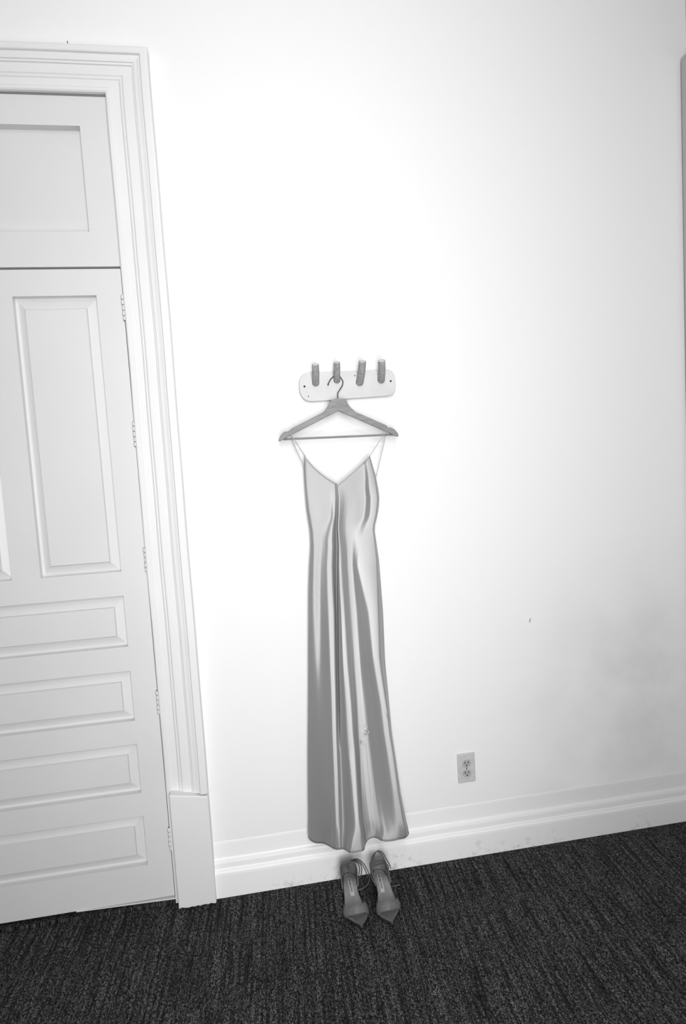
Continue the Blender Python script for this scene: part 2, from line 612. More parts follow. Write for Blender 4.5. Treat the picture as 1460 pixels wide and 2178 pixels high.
# painted butt hinges, five of them, each of five knuckles
for hz in (2.078, 1.663, 1.236, 0.735, 0.236):
    hx = DOOR_R - 0.0015
    hp = link('hinge', *box_geo(hx - 0.0042, hx + 0.0046, -0.0015, 0.03, hz - 0.043, hz + 0.043), M_BLACK, door)
    ends = [-0.042, -0.0265, -0.0095, 0.0085, 0.026, 0.042]
    for k in range(5):
        jit = random.uniform(-0.0012, 0.0012)
        a, b_ = hz + ends[k] + 0.0012, hz + ends[k + 1] - 0.0012
        c = Vector((hx + jit - 0.001, -0.0045, 0))
        r_ = 0.0058
        tube('knuckle', [c + Vector((0, 0, a)), c + Vector((0, 0, a + 0.0015)), c + Vector((0, 0, b_ - 0.0015)), c + Vector((0, 0, b_))],
             [r_ * 0.8, r_, r_, r_ * 0.8], M_DOOR, hp, 10, 1)

# transom panel above the door
tr = bpy.data.objects.new('door_2', None)
COL.objects.link(tr)
tr['kind'] = 'structure'
tr.location = (DOOR_R, 0.02, DOOR_TOP)
ORG['door_2'] = Vector(tr.location)
tz0, tz1 = DOOR_TOP + 0.006, TRANS_TOP - 0.004
px0, px1, pz0, pz1 = -1.071, -0.474, 2.325, 2.655
tf = 0.004
box('stile', (px1, DOOR_R - 0.002, tf, TH, tz0, tz1), M_DOOR, tr)
box('stile', (DOOR_L + 0.002, px0, tf, TH, tz0, tz1), M_DOOR, tr)
box('rail', (px0, px1, tf, TH, tz0, pz0), M_DOOR, tr)
box('rail', (px0, px1, tf, TH, pz1, tz1), M_DOOR, tr)
box('panel', (px0 - 0.004, px1 + 0.004, tf + 0.030, TH - 0.003, pz0 - 0.004, pz1 + 0.004), M_DOOR, tr)
# thin metal sill strip under the door
structure(box('trim_3', (DOOR_L, DOOR_R, -0.012, 0.06, 0.0, 0.010), M_CARPET))
v, f = box_geo(-0.72, DOOR_R, -0.004, 0.05, 0.0105, 0.0150)
v = [(x, y, (0.0214 + (z - 0.0105) * 0.2) if x < -0.6 else z) for x, y, z in v]      # the worn strip runs a little out of level
structure(link('trim_4', v, f, M_TRIM))

# ------------------------------------------------------------------ outlet
ox, oz = 0.7195, 0.3425
outlet = thing('electrical_outlet', 'grey white duplex power outlet low on the wall above the baseboard', 'outlet', (ox, -0.003, oz))
outl = [(ox - 0.035, oz - 0.057), (ox + 0.035, oz - 0.057), (ox + 0.035, oz + 0.057), (ox - 0.035, oz + 0.057)]
bevel(prism_y('cover_plate', outl, -0.0065, -0.0002, M_PLATE, outlet), 0.003, 3)
for dz in (0.0195, -0.0195):
    pts = []
    for k in range(28):
        w = 2 * math.pi * k / 28
        pts.append((ox + 0.0172 * math.cos(w), oz + dz + max(-0.0140, min(0.0140, 0.0172 * math.sin(w)))))
    ring = prism_y('receptacle', pts, -0.0085, -0.004, M_RECEPT, outlet, bv=0.0012)
    for (sx, hh) in ((-0.0063, 0.0046), (0.0063, 0.0040)):
        box('slot', (ox + sx - 0.0014, ox + sx + 0.0014, -0.0088, -0.006, oz + dz + 0.0035 - hh, oz + dz + 0.0035 + hh), M_BLACK, ring)
    pts = [(ox + 0.0027 * math.cos(2 * math.pi * k / 12), oz + dz - 0.0078 + 0.0027 * math.sin(2 * math.pi * k / 12)) for k in range(12)]
    prism_y('ground_hole', pts, -0.0088, -0.006, M_BLACK, ring)
pts = [(ox + 0.0026 * math.cos(2 * math.pi * k / 12), oz + 0.0026 * math.sin(2 * math.pi * k / 12)) for k in range(12)]
prism_y('screw', pts, -0.0075, -0.005, M_STEEL, outlet)

# ------------------------------------------------------------------ peg board
rack = thing('coat_rack', 'white rounded wall board with four rough wooden coat pegs', 'coat rack', tuple(at(740, 820, Y=0.0)))
OUT = [(657.8, 792.4), (690, 791.2), (740, 789.2), (790, 787), (823.8, 785.8), (830.5, 787.3), (835.4, 790.3), (839, 795.5), (841, 802.6), (842.4, 811), (842.7, 820.7),
       (842, 827), (840.3, 832.2), (837.6, 836.8), (833.7, 840), (823.8, 842.2), (780, 845.5), (735, 848.6), (700, 851.5), (669.3, 853.6), (660, 853.6), (652.9, 852),
       (647.3, 848.8), (643, 843.7), (639.8, 838), (637.8, 832.2), (636.8, 823), (636.8, 814), (637.8, 807.6), (639.7, 802.6), (642.4, 798.4), (646.3, 795.2), (651.5, 793.2)]
ol = [at(x, y, Y=-0.02) for x, y in OUT]
prism_y('board', [(p.x, p.z) for p in ol], -0.02, -0.0005, M_BOARD, rack, bv=0.002)
PEGS = [((671.8, 815), (671.0, 775), 0.0122, 0.052), ((717.0, 809), (716.8, 770.5), 0.0115, 0.050), ((765.0, 814), (771.4, 768), 0.0130, 0.058), ((811.0, 808.5), (812.0, 767), 0.0128, 0.058)]
for i, (b0, t0, r, proj) in enumerate(PEGS):
    A = at(*b0, Y=-0.0185)
    B = at(*t0, Y=-0.02 - proj)
    mid = A.lerp(B, 0.45) + Vector((random.uniform(-0.0012, 0.0012), -0.006, -0.003))
    ctl = [A, A.lerp(mid, 0.5) + Vector((0, -0.002, -0.001)), mid, mid.lerp(B, 0.6) + Vector((0, -0.002, 0)), B]
    pk = tube('peg', ctl, [r * 1.06, r * 1.0, r * 0.97, r * 1.02, r * 1.0, r * 0.97], M_PEG, rack, 18, 6)
    d = (B - catmull(ctl, 6)[-3]).normalized()
    v, f = tube_geo([B - d * 0.001, B + d * 0.0012], [r * 0.9, r * 0.78], 18)
    link('peg_end', v, f, M_PEGEND, pk, smooth=False)
for (x, y, r) in ((648, 822, 0.0036), (656.5, 843, 0.0020), (755, 799, 0.0020), (831.5, 810.5, 0.0036)):
    c = at(x, y, Y=-0.0205)
    v, f = tube_geo([c, c + Vector((0, 0.004, 0))], [r, r], 14)
    link('screw_hole', v, f, M_BLACK, rack)

# ------------------------------------------------------------------ hanger
HY = -0.047
hanger = thing('clothes_hanger', 'wooden clothes hanger hooked on the second peg of the rack', 'hanger', tuple(at(719, 849, Y=HY)))
HO = [(719, 847), (711, 848.8), (703, 852.5), (701.4, 857.5), (699.3, 862), (693.5, 870.7), (690, 874.6), (685.9, 877.9), (676.3, 882.7), (647.5, 897.5), (620.7, 911), (618, 913.8), (615.4, 917.4), (613, 918.6),
      (609.7, 917.2), (604.4, 918.6), (598.6, 924.4), (594.8, 931), (592.7, 937.8), (595.7, 938.8), (600.5, 935.9), (621.6, 924.4), (670, 899.6), (720.3, 873.5),
      (770, 895), (820.7, 917.2), (833.1, 922.6), (840.8, 927.2), (847.5, 928.9), (849, 926.8), (846.6, 920.5), (839.8, 913.3), (831.7, 908.8), (829.3, 911), (825.5, 908.3),
      (822.6, 904.7), (787, 888.9), (757.4, 876.4), (748.8, 868.8), (743, 863), (740.2, 857), (737.3, 850.5), (729.6, 847.7)]
hp = [at(x, y, Y=HY - 0.006) for x, y in HO]
prism_y('shoulder_frame', [(p.x, p.z) for p in hp], HY - 0.0065, HY + 0.0065, M_WOOD, hanger, bv=0.0025)
NB = [(701.2, 858), (703.2, 853), (711, 849.2), (719, 847.5), (729.6, 848.1), (737, 850.8), (740, 857), (742.6, 862.6), (737.5, 862.4), (729, 860.6), (720.5, 859.4), (712, 863.6), (704, 868), (697.5, 869.6), (699.6, 862.4)]
nb = [at(x, y, Y=HY - 0.007) for x, y in NB]
prism_y('neck_block', [(p.x, p.z) for p in nb], HY - 0.0076, HY - 0.002, M_WOOD, hanger, bv=0.0008)
tube('crossbar', [at(603, 934.3, Y=HY), at(720, 929.4, Y=HY), at(836, 924.3, Y=HY)], 0.0036, M_WOOD, hanger, 12, 4)
hk = [(719.5, 851, 0), (719, 844, 0), (718.6, 838, .002), (719.6, 834.6, .004), (724, 827.5, .009), (728.6, 820, .014), (730, 813, .018), (728.8, 808.5, .020), (725.5, 803.5, .0212),
      (721.5, 797.5, .0218), (717, 795.0, .0218), (713, 797, .0218), (709.5, 801, .0215), (705.5, 804.5, .021), (702.3, 809, .0195), (700, 813.5, .018), (698.4, 817.6, .017)]
hkp = [at(x, y, Y=HY + d) for x, y, d in hk]
tube('hook', hkp, 0.0016, M_STEEL, hanger, 8, 6)
v, f = tube_geo([hkp[-1] + Vector((0.0008, 0, 0.0015)), hkp[-1] - Vector((0.0012, 0, 0.002))], [0.0022, 0.0026], 8)
link('hook_tip', v, f, M_STEEL, hanger, smooth=True)

# ------------------------------------------------------------------ dress
DY = -0.036      # plane of the back of the dress
LEFT = [(960, 648), (992, 647), (1021, 648.3), (1081, 653), (1132, 661), (1162, 662), (1202, 659.3), (1253, 657.5), (1400, 657), (1464, 657), (1612, 656), (1700, 656.6), (1740, 657.2), (1765, 656.5), (1781, 655.8), (1830, 655.5)]
RIGHT = [(960, 784), (970, 787), (990, 793), (1014.5, 800), (1040, 805), (1059, 807.3), (1078, 806.2), (1097, 803), (1115, 798.5), (1128, 797), (1150, 800.5), (1192, 806.5), (1250, 811), (1303, 815), (1400, 819),
         (1422, 820.6), (1485.6, 827), (1559.5, 834), (1612, 842), (1686, 852.5), (1743, 863.5), (1762, 868.5), (1772, 870.3), (1780, 869.5), (1830, 873)]
HEM = [(655.8, 1781), (660, 1787), (667, 1791.5), (673, 1793.5), (690, 1794.3), (701, 1800), (708, 1804.5), (716, 1807), (724, 1807), (727, 1805), (734, 1807.5), (744, 1814), (752, 1814), (762, 1812), (770, 1810.5), (775.5, 1808.2),
       (777.2, 1796), (779, 1792.5), (782.5, 1787), (789, 1783), (797, 1781.5), (804, 1783.5), (811, 1788), (822, 1790), (838, 1788), (850, 1785), (861, 1783), (867, 1779), (870.4, 1772)]
NK = 19
ST = [  # image row, photo columns of the fold lines, and how far each stands off the back (cm)
    (965, [648, 651, 655, 672, 690, 700, 708, 710, 713, 716, 718, 724, 732, 742, 757, 772, 779, 785, 787],
     [0.5, 0.7, 0.8, 0.85, 0.85, 0.85, 0.85, 0.85, 0.85, 0.85, 0.85, 0.85, 0.85, 0.85, 0.9, 1.0, 1.2, 1.2, 0.7]),
    (1040, [648.4, 651, 656, 680, 700, 710, 714.5, 717, 719, 720, 722, 726, 735, 745, 755, 776, 786.5, 801.5, 804.5],
     [0.4, 0.9, 1.1, 1.2, 1.2, 1.2, 1.2, 0.8, 1.2, 1.2, 1.2, 1.2, 1.2, 1.2, 1.2, 1.3, 2.2, 2.35, 0.9]),
    (1100, [655.5, 658, 662, 690, 704, 709, 713.5, 717, 719, 720.5, 722.5, 724.5, 731, 738, 755, 773, 788, 799.5, 802.5],
     [0.4, 1.1, 1.4, 1.7, 1.7, 2.0, 2.05, 1.2, 1.8, 1.95, 1.95, 1.85, 1.5, 1.4, 1.45, 1.5, 2.5, 2.6, 0.8]),
    (1145, [661.3, 663.5, 667, 684, 692, 698, 707, 717, 719, 720.5, 722, 724, 731, 738, 748, 758, 775, 797, 799.5],
     [0.4, 1.2, 1.6, 1.8, 2.1, 2.5, 2.6, 1.4, 2.2, 2.35, 2.4, 2.35, 1.9, 1.7, 1.78, 2.0, 2.3, 2.45, 0.8]),
    (1200, [659.4, 664, 668, 681, 690, 698, 706, 717.5, 719.5, 720.5, 722.5, 726, 733, 741, 749, 755, 761, 801, 807.5],
     [0.4, 1.5, 1.9, 2.0, 2.5, 3.0, 3.05, 1.7, 2.6, 2.75, 2.85, 2.9, 2.45, 1.95, 2.05, 2.45, 2.85, 3.2, 0.9]),
    (1300, [657.2, 662, 668, 681, 690, 701, 711, 717.5, 719.5, 723, 726.5, 732, 740, 749, 757, 770, 787, 804, 815],
     [0.4, 1.6, 2.1, 2.3, 3.1, 4.0, 4.1, 2.9, 3.3, 3.7, 4.15, 4.25, 3.7, 3.2, 3.3, 4.1, 5.0, 5.3, 2.4]),
    (1400, [657, 662, 671, 682, 692, 704, 713.5, 717.6, 720, 725, 731, 738, 746, 755, 764, 780, 796, 807, 819],
     [.4, 1.3, 2.2, 2.6, 3.7, 5.1, 5.3, 4.0, 4.4, 5.1, 5.7, 5.8, 5.2, 4.5, 4.4, 5.7, 7.0, 7.1, 3.6]),
    (1500, [656.7, 661, 673, 685, 696, 707.5, 716, 719.4, 722, 729, 737, 747, 753, 761.5, 772, 792, 813, 822, 829],
     [.4, 1.2, 2.6, 3.6, 4.9, 6.3, 6.5, 5.2, 5.3, 6.2, 7.0, 7.1, 6.4, 5.3, 5.2, 6.6, 8.0, 8.2, 5.0]),
    (1600, [656, 660, 672, 685, 698, 711, 718.5, 721, 724, 733, 743, 755, 760, 767, 781, 804, 827, 836, 841],
     [.4, 1.2, 2.8, 4.4, 5.9, 7.3, 7.5, 6.2, 6.0, 7.1, 8.2, 8.3, 7.3, 5.9, 5.8, 7.4, 8.8, 8.9, 6.0]),
    (1680, [656.4, 660, 674, 688, 701, 714, 721, 723.5, 727, 738, 751, 760, 765, 770, 786, 812, 840, 847, 851.5],
     [.4, 1.3, 3.1, 5.0, 6.7, 8.2, 8.4, 7.0, 6.8, 8.2, 9.8, 9.9, 8.5, 6.7, 6.5, 8.0, 9.4, 9.5, 6.6]),
    (1750, [657, 661, 676, 690, 704, 716.5, 723.5, 726.5, 730, 743, 757, 765, 770, 775, 790, 818, 849, 858, 865],
     [.4, 1.4, 3.3, 5.4, 7.4, 9.0, 9.2, 7.8, 7.8, 9.8, 11.4, 11.5, 9.8, 7.4, 6.9, 8.4, 9.4, 9.3, 6.6]),
    (1812, [655.6, 660, 675, 690, 703, 714, 725, 727.5, 731, 739, 747, 772, 777, 781, 796, 813, 840, 862, 872],
     [.3, 1.6, 2.9, 4.2, 6.8, 9.0, 9.6, 8.8, 9.2, 11.0, 12.2, 12.2, 10.5, 6.6, 6.1, 8.7, 8.8, 8.0, 5.9]),
]
# the crests and flats of the folds lie nearly square to the window
for y_, xs_, ds_ in ST:
    if y_ >= 1190 and y_ < 1800:
        for a_, b_ in ((5, 6), (10, 11), (13, 14), (16, 17)):
            mid_, w_ = (ds_[a_] + ds_[b_]) / 2, (xs_[b_] - xs_[a_])
            ds_[a_], ds_[b_] = mid_ - 0.0065 * w_, mid_ + 0.0065 * w_
            xs_[a_] -= 1.2
            xs_[b_] += 1.0 if b_ != 6 else 0.6
    if 1040 < y_ < 1560:
        ds_[7] = max(0.35, ds_[7] - 2.6)
ys_ = [s[0] for s in ST]
Lf = lambda y: interp(y, [p[0] for p in LEFT], [p[1] for p in LEFT])
Rf = lambda y: interp(y, [p[0] for p in RIGHT], [p[1] for p in RIGHT])
US = [[(x - Lf(s[0])) / (Rf(s[0]) - Lf(s[0])) for x in s[1]] for s in ST]


def pchip(xs, ys, xq):
    """monotone cubic through (xs, ys) at increasing queries"""
    n = len(xs)
    h = [xs[i + 1] - xs[i] for i in range(n - 1)]
    dl = [(ys[i + 1] - ys[i]) / h[i] for i in range(n - 1)]
    m = [0.0] * n
    m[0], m[-1] = dl[0], dl[-1]
    for i in range(1, n - 1):
        if dl[i - 1] * dl[i] > 0:
            w1, w2 = 2 * h[i] + h[i - 1], h[i] + 2 * h[i - 1]
            m[i] = (w1 + w2) / (w1 / dl[i - 1] + w2 / dl[i])
    out = []
    i = 0
    for x in xq:
        x = min(max(x, xs[0]), xs[-1])
        while i < n - 2 and x > xs[i + 1]:
            i += 1
        t = (x - xs[i]) / h[i]
        out.append((2 * t ** 3 - 3 * t * t + 1) * ys[i] + (t ** 3 - 2 * t * t + t) * h[i] * m[i] + (-2 * t ** 3 + 3 * t * t) * ys[i + 1] + (t ** 3 - t * t) * h[i] * m[i + 1])
    return out


NU, NV = 260, 150
U = [i / NU for i in range(NU + 1)]


def depth_row(y):
    """fold depth across the dress at image row y, lightly smoothed"""
    i = 0
    while i < len(ys_) - 2 and y > ys_[i + 1]:
        i += 1
    t = min(max((y - ys_[i]) / (ys_[i + 1] - ys_[i]), 0), 1)
    us = [a + (b_ - a) * t for a, b_ in zip(US[i], US[i + 1])]
    ds = [a + (b_ - a) * t for a, b_ in zip(ST[i][2], ST[i + 1][2])]
    us[0], us[-1] = 0.0, 1.0
    d = pchip(us, ds, U)
    for _ in range(4):
        d = [d[0]] + [0.25 * d[k - 1] + 0.5 * d[k] + 0.25 * d[k + 1] for k in range(1, len(d) - 1)] + [d[-1]]
    return d


Y0, Y1 = 960, 1830
NR = 220
TAB = [depth_row(Y0 + (Y1 - Y0) * r / NR) for r in range(NR + 1)]
for _ in range(3):
    TAB = [TAB[0]] + [[0.25 * a + 0.5 * b_ + 0.25 * c for a, b_, c in zip(TAB[r - 1], TAB[r], TAB[r + 1])] for r in range(1, NR)] + [TAB[NR]]


def depth(iu, y):
    s = min(max((y - Y0) / (Y1 - Y0) * NR, 0), NR - 1e-6)
    r = int(s)
    return (TAB[r][iu] * (1 - (s - r)) + TAB[r + 1][iu] * (s - r)) * 0.01


def dress_point(iu, y, back=False):
    x = Lf(y) + U[iu] * (Rf(y) - Lf(y))
    if back:
        wr, wl = max(0.0, (U[iu] - 0.72) / 0.28) ** 1.6, max(0.0, (0.1 - U[iu]) / 0.1) ** 1.6
        return at(x, y, Y=DY - 0.0008 - wr * depth(NU, y) - wl * depth(0, y))      # meets the front at the side seams
    d = depth(iu, y)
    # small wrinkles: crumples on the skirt and where the bodice meets the side
    for (wx, wy, a, sx, sy, ph) in ((781, 1557, .0030, 6, 7, .9), (768, 1578, .0027, 5, 6, .7), (830, 1522, .0023, 6, 8, -.8), (746, 1640, .001, 5, 9, .5), (668, 1270, .0012, 10, 12, -.8), (792, 1135, .001, 8, 10, .8)):
        q = ((x - wx) / sx) ** 2 + ((y - wy) / sy) ** 2
        if q < 6:
            d += a * math.exp(-q) * math.sin((x - wx) * ph + (y - wy) * 0.5)
    return at(x, y, Y=DY - d)


VU = 0.462


def y_top(u):
    if u < VU:
        t = u / VU
        return 970 + (1031.5 - 970) * t + 6 * math.sin(math.pi * t)
    t = (u - VU) / (1 - VU)
    return 1031.5 + (970 - 1031.5) * t


def y_hem(u):
    y = 1795.0
    for _ in range(6):
        x = Lf(y) + u * (Rf(y) - Lf(y))
        y = interp(x, [p[0] for p in HEM], [p[1] for p in HEM])
    return y


dress = thing('slip_dress', 'long grey satin slip dress hanging from the wooden hanger', 'dress', tuple(at(728, 1400, Y=DY)))


def sheet(name, back, parent):
    cols = range(0, NU + 1, 4 if back else 1)
    nv = 60 if back else NV
    v, f, uv = [], [], []
    nc = len(cols)
    hem = [y_hem(U[c]) for c in cols]
    for _ in range(2):
        hem = [hem[0]] + [0.25 * hem[k - 1] + 0.5 * hem[k] + 0.25 * hem[k + 1] for k in range(1, nc - 1)] + [hem[-1]]
    for r in range(nv + 1):
        for k, c in enumerate(cols):
            a = max(y_top(U[c]) + 2, 1012 + 40 * math.sin(math.pi * U[c])) if back else y_top(U[c])
            b_ = (1779 - 8 * U[c]) if back else hem[k]
            y = a + (b_ - a) * (r / nv)
            v.append(dress_point(c, y, back))
    for r in range(nv):
        for k in range(nc - 1):
            f.append((r * nc + k, r * nc + k + 1, (r + 1) * nc + k + 1, (r + 1) * nc + k))
    o = link(name, v, f, M_SATIN, parent, smooth=True)
    me = o.data
    uvl = me.uv_layers.new(name='uv')
    for lp in me.loops:
        r, k = divmod(lp.vertex_index, nc)
        uvl.data[lp.index].uv = (k / (nc - 1), 1 - r / nv)
    s = o.modifiers.new('cloth', 'SOLIDIFY')
    s.thickness = 0.0009
    s.offset = 0
    return o


front = sheet('front_panel', False, dress)
backp = sheet('back_panel', True, dress)
# rolled binding along the neckline and the hem
nk = [dress_point(i, y_top(U[i]), False) + Vector((0, -0.0003, 0)) for i in range(0, NU + 1, 4)]
v, f = tube_geo(nk, 0.0008, 6)
link('neckline_binding', v, f, M_STRAP, dress, smooth=True)
hm_ = [y_hem(u) for u in U]
for _ in range(2):
    hm_ = [hm_[0]] + [0.25 * hm_[k - 1] + 0.5 * hm_[k] + 0.25 * hm_[k + 1] for k in range(1, NU)] + [hm_[-1]]
hp_ = [dress_point(i, hm_[i], False) for i in range(0, NU + 1, 2)]
v, f = tube_geo(hp_, 0.0009, 6)
link('hem', v, f, M_STRAP2, dress, smooth=True)
# spaghetti straps, each from the front peak over the hanger to the back
lt = [at(649.5, 971, Y=DY - 0.008), at(632, 944, Y=HY - 0.0085), at(616, 920.5, Y=HY - 0.0095), at(613.6, 917.0, Y=HY - 0.004), at(614.6, 917.0, Y=HY + 0.004), at(617.5, 922, Y=HY + 0.0095), at(627, 949, Y=HY + 0.0105), at(647.3, 993, Y=DY - 0.002)]
tube('shoulder_strap', lt, 0.0020, M_STRAP, dress, 8, 6, 0.6)
rt = [at(786.3, 971, Y=DY - 0.009), at(806, 941, Y=HY - 0.0085), at(825, 913.2, Y=HY - 0.0095), at(828.2, 909.4, Y=HY - 0.004), at(827.6, 909.6, Y=HY + 0.004), at(823.4, 915, Y=HY + 0.0095), at(815, 952, Y=HY + 0.0105), at(800.5, 1014, Y=DY - 0.002)]
tube('shoulder_strap', rt, 0.0020, M_STRAP, dress, 8, 6, 0.6)

# ------------------------------------------------------------------ shoes
SL = 0.196      # heel-to-toe length on the ground


def smooth01(t):
    t = min(max(t, 0), 1)
    return t * t * (3 - 2 * t)


def sole_z(s):
    """height of the insole surface along the shoe, s from 0 (heel) to SL (toe)"""
    t = s / SL
    return 0.058 - 0.046 * smooth01((t - 0.18) / 0.50) + 0.003 * smooth01((t - 0.85) / 0.15)


def half(s, side):
    """half width of the insole; side +1 is the inner side of the foot"""
    t = s / SL
    ts = [0, .03, .08, .16, .28, .42, .56, .66, .74, .82, .90, .96, 1.0]
    inn = [.002, .014, .0205, .0225, .0190, .0190, .0270, .0370, .0360, .0280, .0170, .0080, .0016]
    out = [.002, .014, .0205, .0230, .0270, .0305, .0375, .0450, .0370, .0250, .0135, .0058, .0016]
    return interp(t, ts, inn if side > 0 else out)


def make_shoe(root, heel, toe_dir, inner):
    """inner = +1 when the inner side of the foot lies towards +x of the picture"""
    d = Vector((toe_dir[0], toe_dir[1], 0)).normalized()
    sx = Vector((-d.y, d.x, 0)) * 1.0       # to the viewer's right when the toe points at the camera
    if sx.x < 0:
        sx = -sx

    def W(s, x, z):
        return Vector(heel) + d * s + sx * x + Vector((0, 0, z))

    def edge(s, side):        # side +1 = viewer's right
        return side * half(s, side * inner)
    NS, NX = 48, 10

    def slab(name, top, thick, grow, material, s0=0.0, s1=SL, parent=root):
        v, f = [], []
        nx = NX
        for lay in (0, 1):
            for i in range(NS + 1):
                s = s0 + (s1 - s0) * i / NS
                a, b_ = edge(s, -1) - grow, edge(s, 1) + grow
                for k in range(nx + 1):
                    q = k / nx
                    x = a + (b_ - a) * q
                    cup = 0.0015 * (2 * q - 1) ** 2
                    v.append(W(s + (grow if i == NS else -grow if i == 0 else 0), x, sole_z(s) + top + cup - lay * thick))
        off = (NS + 1) * (nx + 1)
        for i in range(NS):
            for k in range(nx):
                p = i * (nx + 1) + k
                f.append((p, p + 1, p + nx + 2, p + nx + 1))
                f.append((off + p, off + p + nx + 1, off + p + nx + 2, off + p + 1))
            for k in (0, nx):
                p = i * (nx + 1) + k
                f.append((p, p + nx + 1, off + p + nx + 1, off + p))
        for i in (0, NS):
            for k in range(nx):
                p = i * (nx + 1) + k
                f.append((p, p + 1, off + p + 1, off + p))
        return link(name, v, f, material, parent, smooth=True)
    ins = slab('insole', 0.0, 0.003, 0.0, M_INSOLE, 0.0, 0.142)
    slab('shaded_toe_bed', 0.0, 0.003, 0.0, M_LEATHER, 0.1422, SL)  # darker leather puts the shade under the band's rim into the colour
    slab('sole', -0.0032, 0.006, 0.0022, M_SOLE)
    # block heel
    v, f = [], []
    ring = []
    for lv, (zf, sc, sh) in enumerate(((1.0, 1.0, 0.0), (0.6, 0.82, 0.004), (0.0, 0.70, 0.006))):
        for k in range(16):
            w = 2 * math.pi * k / 16
            s = 0.022 + sh + 0.020 * sc * math.cos(w)
            x = 0.0195 * sc * math.sin(w)
            z = (sole_z(s) - 0.0092) * zf + (0.0004 if zf == 0 else 0)
            v.append(W(s, x, z))
    for lv in range(2):
        for k in range(16):
            k2 = (k + 1) % 16
            f.append((lv * 16 + k, lv * 16 + k2, lv * 16 + 16 + k2, lv * 16 + 16 + k))
    f += [tuple(range(16)), tuple(range(47, 31, -1))]
    link('heel', v, f, M_SOLE, root, smooth=True)
    # heel counter: a wall around the back of the foot
    v, f = [], []
    path = []
    n = 30
    s_end = 0.066
    for k in range(n + 1):
        q = -1 + 2 * k / n                       # -1 viewer's left front end, 0 back, +1 right front end
        s = s_end * (abs(q) ** 1.6)
        side = 1 if q >= 0 else -1
        x = edge(max(s, 0.0), side) + side * 0.0015
        if abs(q) < 0.35:
            x = side * (abs(q) / 0.35) ** 0.75 * (half(s_end * 0.35 ** 1.6, side * inner) + 0.0015)
        path.append((s - 0.0025, x, q))
    rows_ = 8
    for r in range(rows_ + 1):
        t = r / rows_
        for (s, x, q) in path:
            hh = 0.046 * (1 - 0.75 * abs(q) ** 2.2)
            bul = 0.004 * math.sin(math.pi * min(1, t * 0.9))
            nx_ = (1 if x > 0 else -1) * min(1, abs(x) / 0.015)
            v.append(W(s - bul * (1 - abs(q)) + 0.003 * t * (1 - abs(q)), x + nx_ * bul + nx_ * 0.0055 * t * (1 - abs(q) ** 3), sole_z(max(s, 0)) - 0.003 + hh * t))
    for r in range(rows_):
        for k in range(n):
            p = r * (n + 1) + k
            f.append((p, p + 1, p + n + 2, p + n + 1))
    c = link('heel_counter', v, f, M_LEATHER, root, smooth=True)
    m = c.modifiers.new('leather', 'SOLIDIFY')
    m.thickness = 0.0022
    m.offset = 0
    # broad toe band arching over the front of the foot
    v, f = [], []
    NA, NB = 24, 12
    for j in range(NB + 1):
        b_ = j / NB
        for k in range(NA + 1):
            a = -1 + 2 * k / NA
            # rear rim bows toward the heel at the sides, front rim bows back at the middle
            s_r = 0.100 + 0.045 * (1 - a * a)
            s_f = 0.147 + 0.003 * a * inner + 0.017 * (1 - a * a)
            s = s_r + (s_f - s_r) * b_
            side = 1 if a > 0 else -1
            x = edge(s, side) * abs(math.sin(a * math.pi / 2)) ** 0.9 + side * 0.0025 * abs(a)
            arch = math.cos(a * math.pi / 2) ** 0.62 if abs(a) < 1 else 0
            top = 0.036 - 0.015 * b_
            z = sole_z(s) - 0.005 + (top + 0.005) * arch
            v.append(W(s, x, z))
    for j in range(NB):
        for k in range(NA):
            p = j * (NA + 1) + k
            f.append((p, p + 1, p + NA + 2, p + NA + 1))
    band = link('toe_band', v, f, M_LEATHER, root, smooth=True)
    m = band.modifiers.new('leather', 'SOLIDIFY')
    m.thickness = 0.0022
    m.offset = 0
    rim = [Vector(v[k]) + Vector((0, -0.0006, 0.0009)) for k in range(NA + 1)]
    tube('rim_binding', rim, 0.0013, M_LEATHER, band, 6, 2)
    rim = [Vector(v[5 * (NA + 1) // 1 * 0 + 3 * (NA + 1) + k]) + Vector((0, -0.0002, 0.0011)) for k in range(2, NA - 1)]
    tube('seam', rim, 0.0005, M_LACE, band, 6, 2)
    # maker's label with its lettering, running from heel to toe
    s0, s1, x0, x1 = 0.026, 0.085, -0.0085, 0.0045
    v, f = [], []
    for i in range(13):
        s = s0 + (s1 - s0) * i / 12
        for x in (x0, x1):
            v.append(W(s, x, sole_z(s) + 0.0009))
    for i in range(12):
        f.append((2 * i, 2 * i + 1, 2 * i + 3, 2 * i + 2))
    lab = link('maker_label', v, f, M_LABEL, ins)
    cu = bpy.data.curves.new('lettering', 'FONT')
    cu.body = 'STEVE MADDEN'
    cu.size = 0.0105
    cu.offset = 0.0002
    cu.resolution_u = 2
    tob = bpy.data.objects.new('lettering_tmp', cu)
    COL.objects.link(tob)
    bpy.context.view_layer.update()
    me = bpy.data.meshes.new_from_object(tob.evaluated_get(bpy.context.evaluated_depsgraph_get()))
    bpy.data.objects.remove(tob)
    w = max(p.co.x for p in me.vertices)
    k_ = 0.047 / w
    vs, fs = [], [tuple(p.vertices) for p in me.polygons]
    for p in me.vertices:
        s = s0 + 0.002 + p.co.x * k_
        x = (x0 + x1) / 2 - 0.0038 + p.co.y            # tops of the letters to the viewer's right
        vs.append(W(s, x, sole_z(s) + 0.0013))
    link('lettering', vs, fs, M_INK, ins)
    return W, edge


def laces(root, strands, r=0.0018):
    for pts in strands:
        tube('lace', [at(x, y, Y=Y) for (x, y, Y) in pts], r, M_LACE, root, 8, 6)


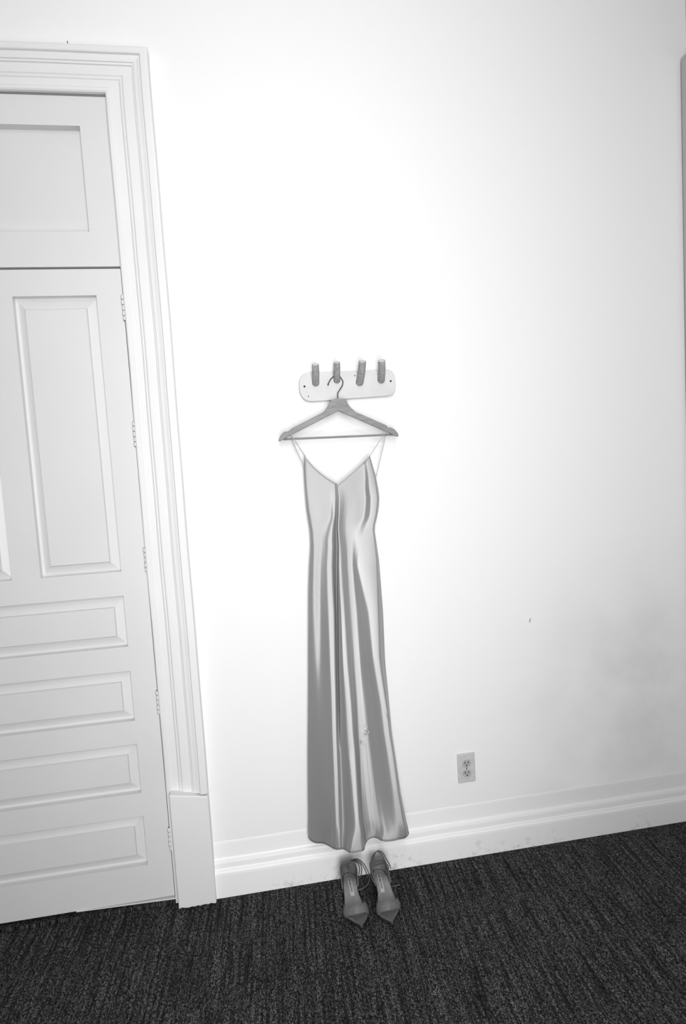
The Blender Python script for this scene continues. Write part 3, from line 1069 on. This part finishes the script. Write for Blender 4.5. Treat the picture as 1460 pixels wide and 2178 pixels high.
hA = at(740, 1856, Y=-0.082)
tA = at(769.7, 1970.5, Z=0.012)
hA.z = 0
tA.z = 0
hB = at(803, 1849, Y=-0.088)
tB = at(834.8, 1963, Z=0.012)
hB.z = 0
tB.z = 0
shoeA = thing('heeled_sandal', 'grey pointed sandal nearer the white door, its thin laces looped low to one side', 'shoe', (hA.x, hA.y - 0.1, 0.0), 'pair of lace-up sandals')
dA = (tA - hA).normalized()
hA = tA - dA * SL
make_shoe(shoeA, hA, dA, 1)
shoeB = thing('heeled_sandal', 'grey pointed sandal farther from the door, its laces standing in a tall loop', 'shoe', (hB.x, hB.y - 0.1, 0.0), 'pair of lace-up sandals')
dB = (tB - hB).normalized()
hB = tB - dB * SL
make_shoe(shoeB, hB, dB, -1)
laces(shoeA, [
    [(749, 1829.5, -.080), (757, 1827, -.085), (765, 1829, -.09), (774, 1837, -.10), (781, 1849, -.11), (786, 1862, -.12), (785, 1875, -.14), (779, 1885, -.15), (770, 1890.5, -.155), (760, 1893, -.155)],
    [(748, 1830.5, -.085), (757, 1829, -.09), (766, 1833, -.095), (774, 1844, -.105), (780, 1858, -.115), (782, 1868, -.13)],
    [(745, 1833, -.095), (752, 1831, -.097), (761, 1833, -.10), (767, 1838, -.10), (769.5, 1846, -.10), (769, 1858, -.10), (765, 1866, -.105), (759, 1872, -.11)],
    [(741, 1838, -.105), (746, 1834, -.105), (753, 1832.5, -.105), (760, 1835, -.105), (764, 1841, -.105), (765, 1850, -.105), (764, 1860, -.105)],
    [(755, 1863, -.12), (749, 1859, -.118), (744, 1853, -.115), (741.5, 1846, -.11), (741.5, 1840, -.108), (744, 1835.5, -.105), (749, 1832, -.10)],
    [(750, 1866, -.122), (746, 1860, -.118), (742, 1854, -.115), (740, 1848, -.112)],
    [(737.5, 1845, -.115), (734, 1854, -.12), (729.5, 1861, -.125), (727.3, 1868, -.125)],
    [(720, 1894, -.165), (726, 1896, -.165), (732, 1896.5, -.16)],
])
laces(shoeB, [
    [(789, 1862, -.14), (789, 1845, -.125), (791, 1829, -.115), (795, 1818, -.10), (801, 1811.5, -.095), (808, 1810, -.095), (815, 1815, -.095), (822, 1827, -.098), (829, 1839, -.10), (832, 1848, -.105)],
    [(791.5, 1850, -.13), (792.5, 1836, -.12), (795, 1824, -.11), (799, 1813.5, -.10), (804, 1811, -.10), (811, 1816, -.10), (818, 1828, -.10), (823, 1838, -.105)],
    [(789, 1862, -.14), (792, 1870, -.145), (797, 1878, -.15), (803, 1883, -.152), (811, 1885, -.152), (819, 1883.5, -.152), (827, 1885.5, -.152), (836, 1885, -.15), (845, 1883.5, -.148), (852, 1881, -.148)],
    [(796, 1842, -.12), (806, 1838, -.115), (816, 1836.5, -.112), (824, 1838.5, -.108), (827, 1846, -.11), (826, 1856, -.115), (823, 1862, -.12)],
    [(819, 1862, -.125), (824, 1862.5, -.122), (830, 1865, -.12)],
])
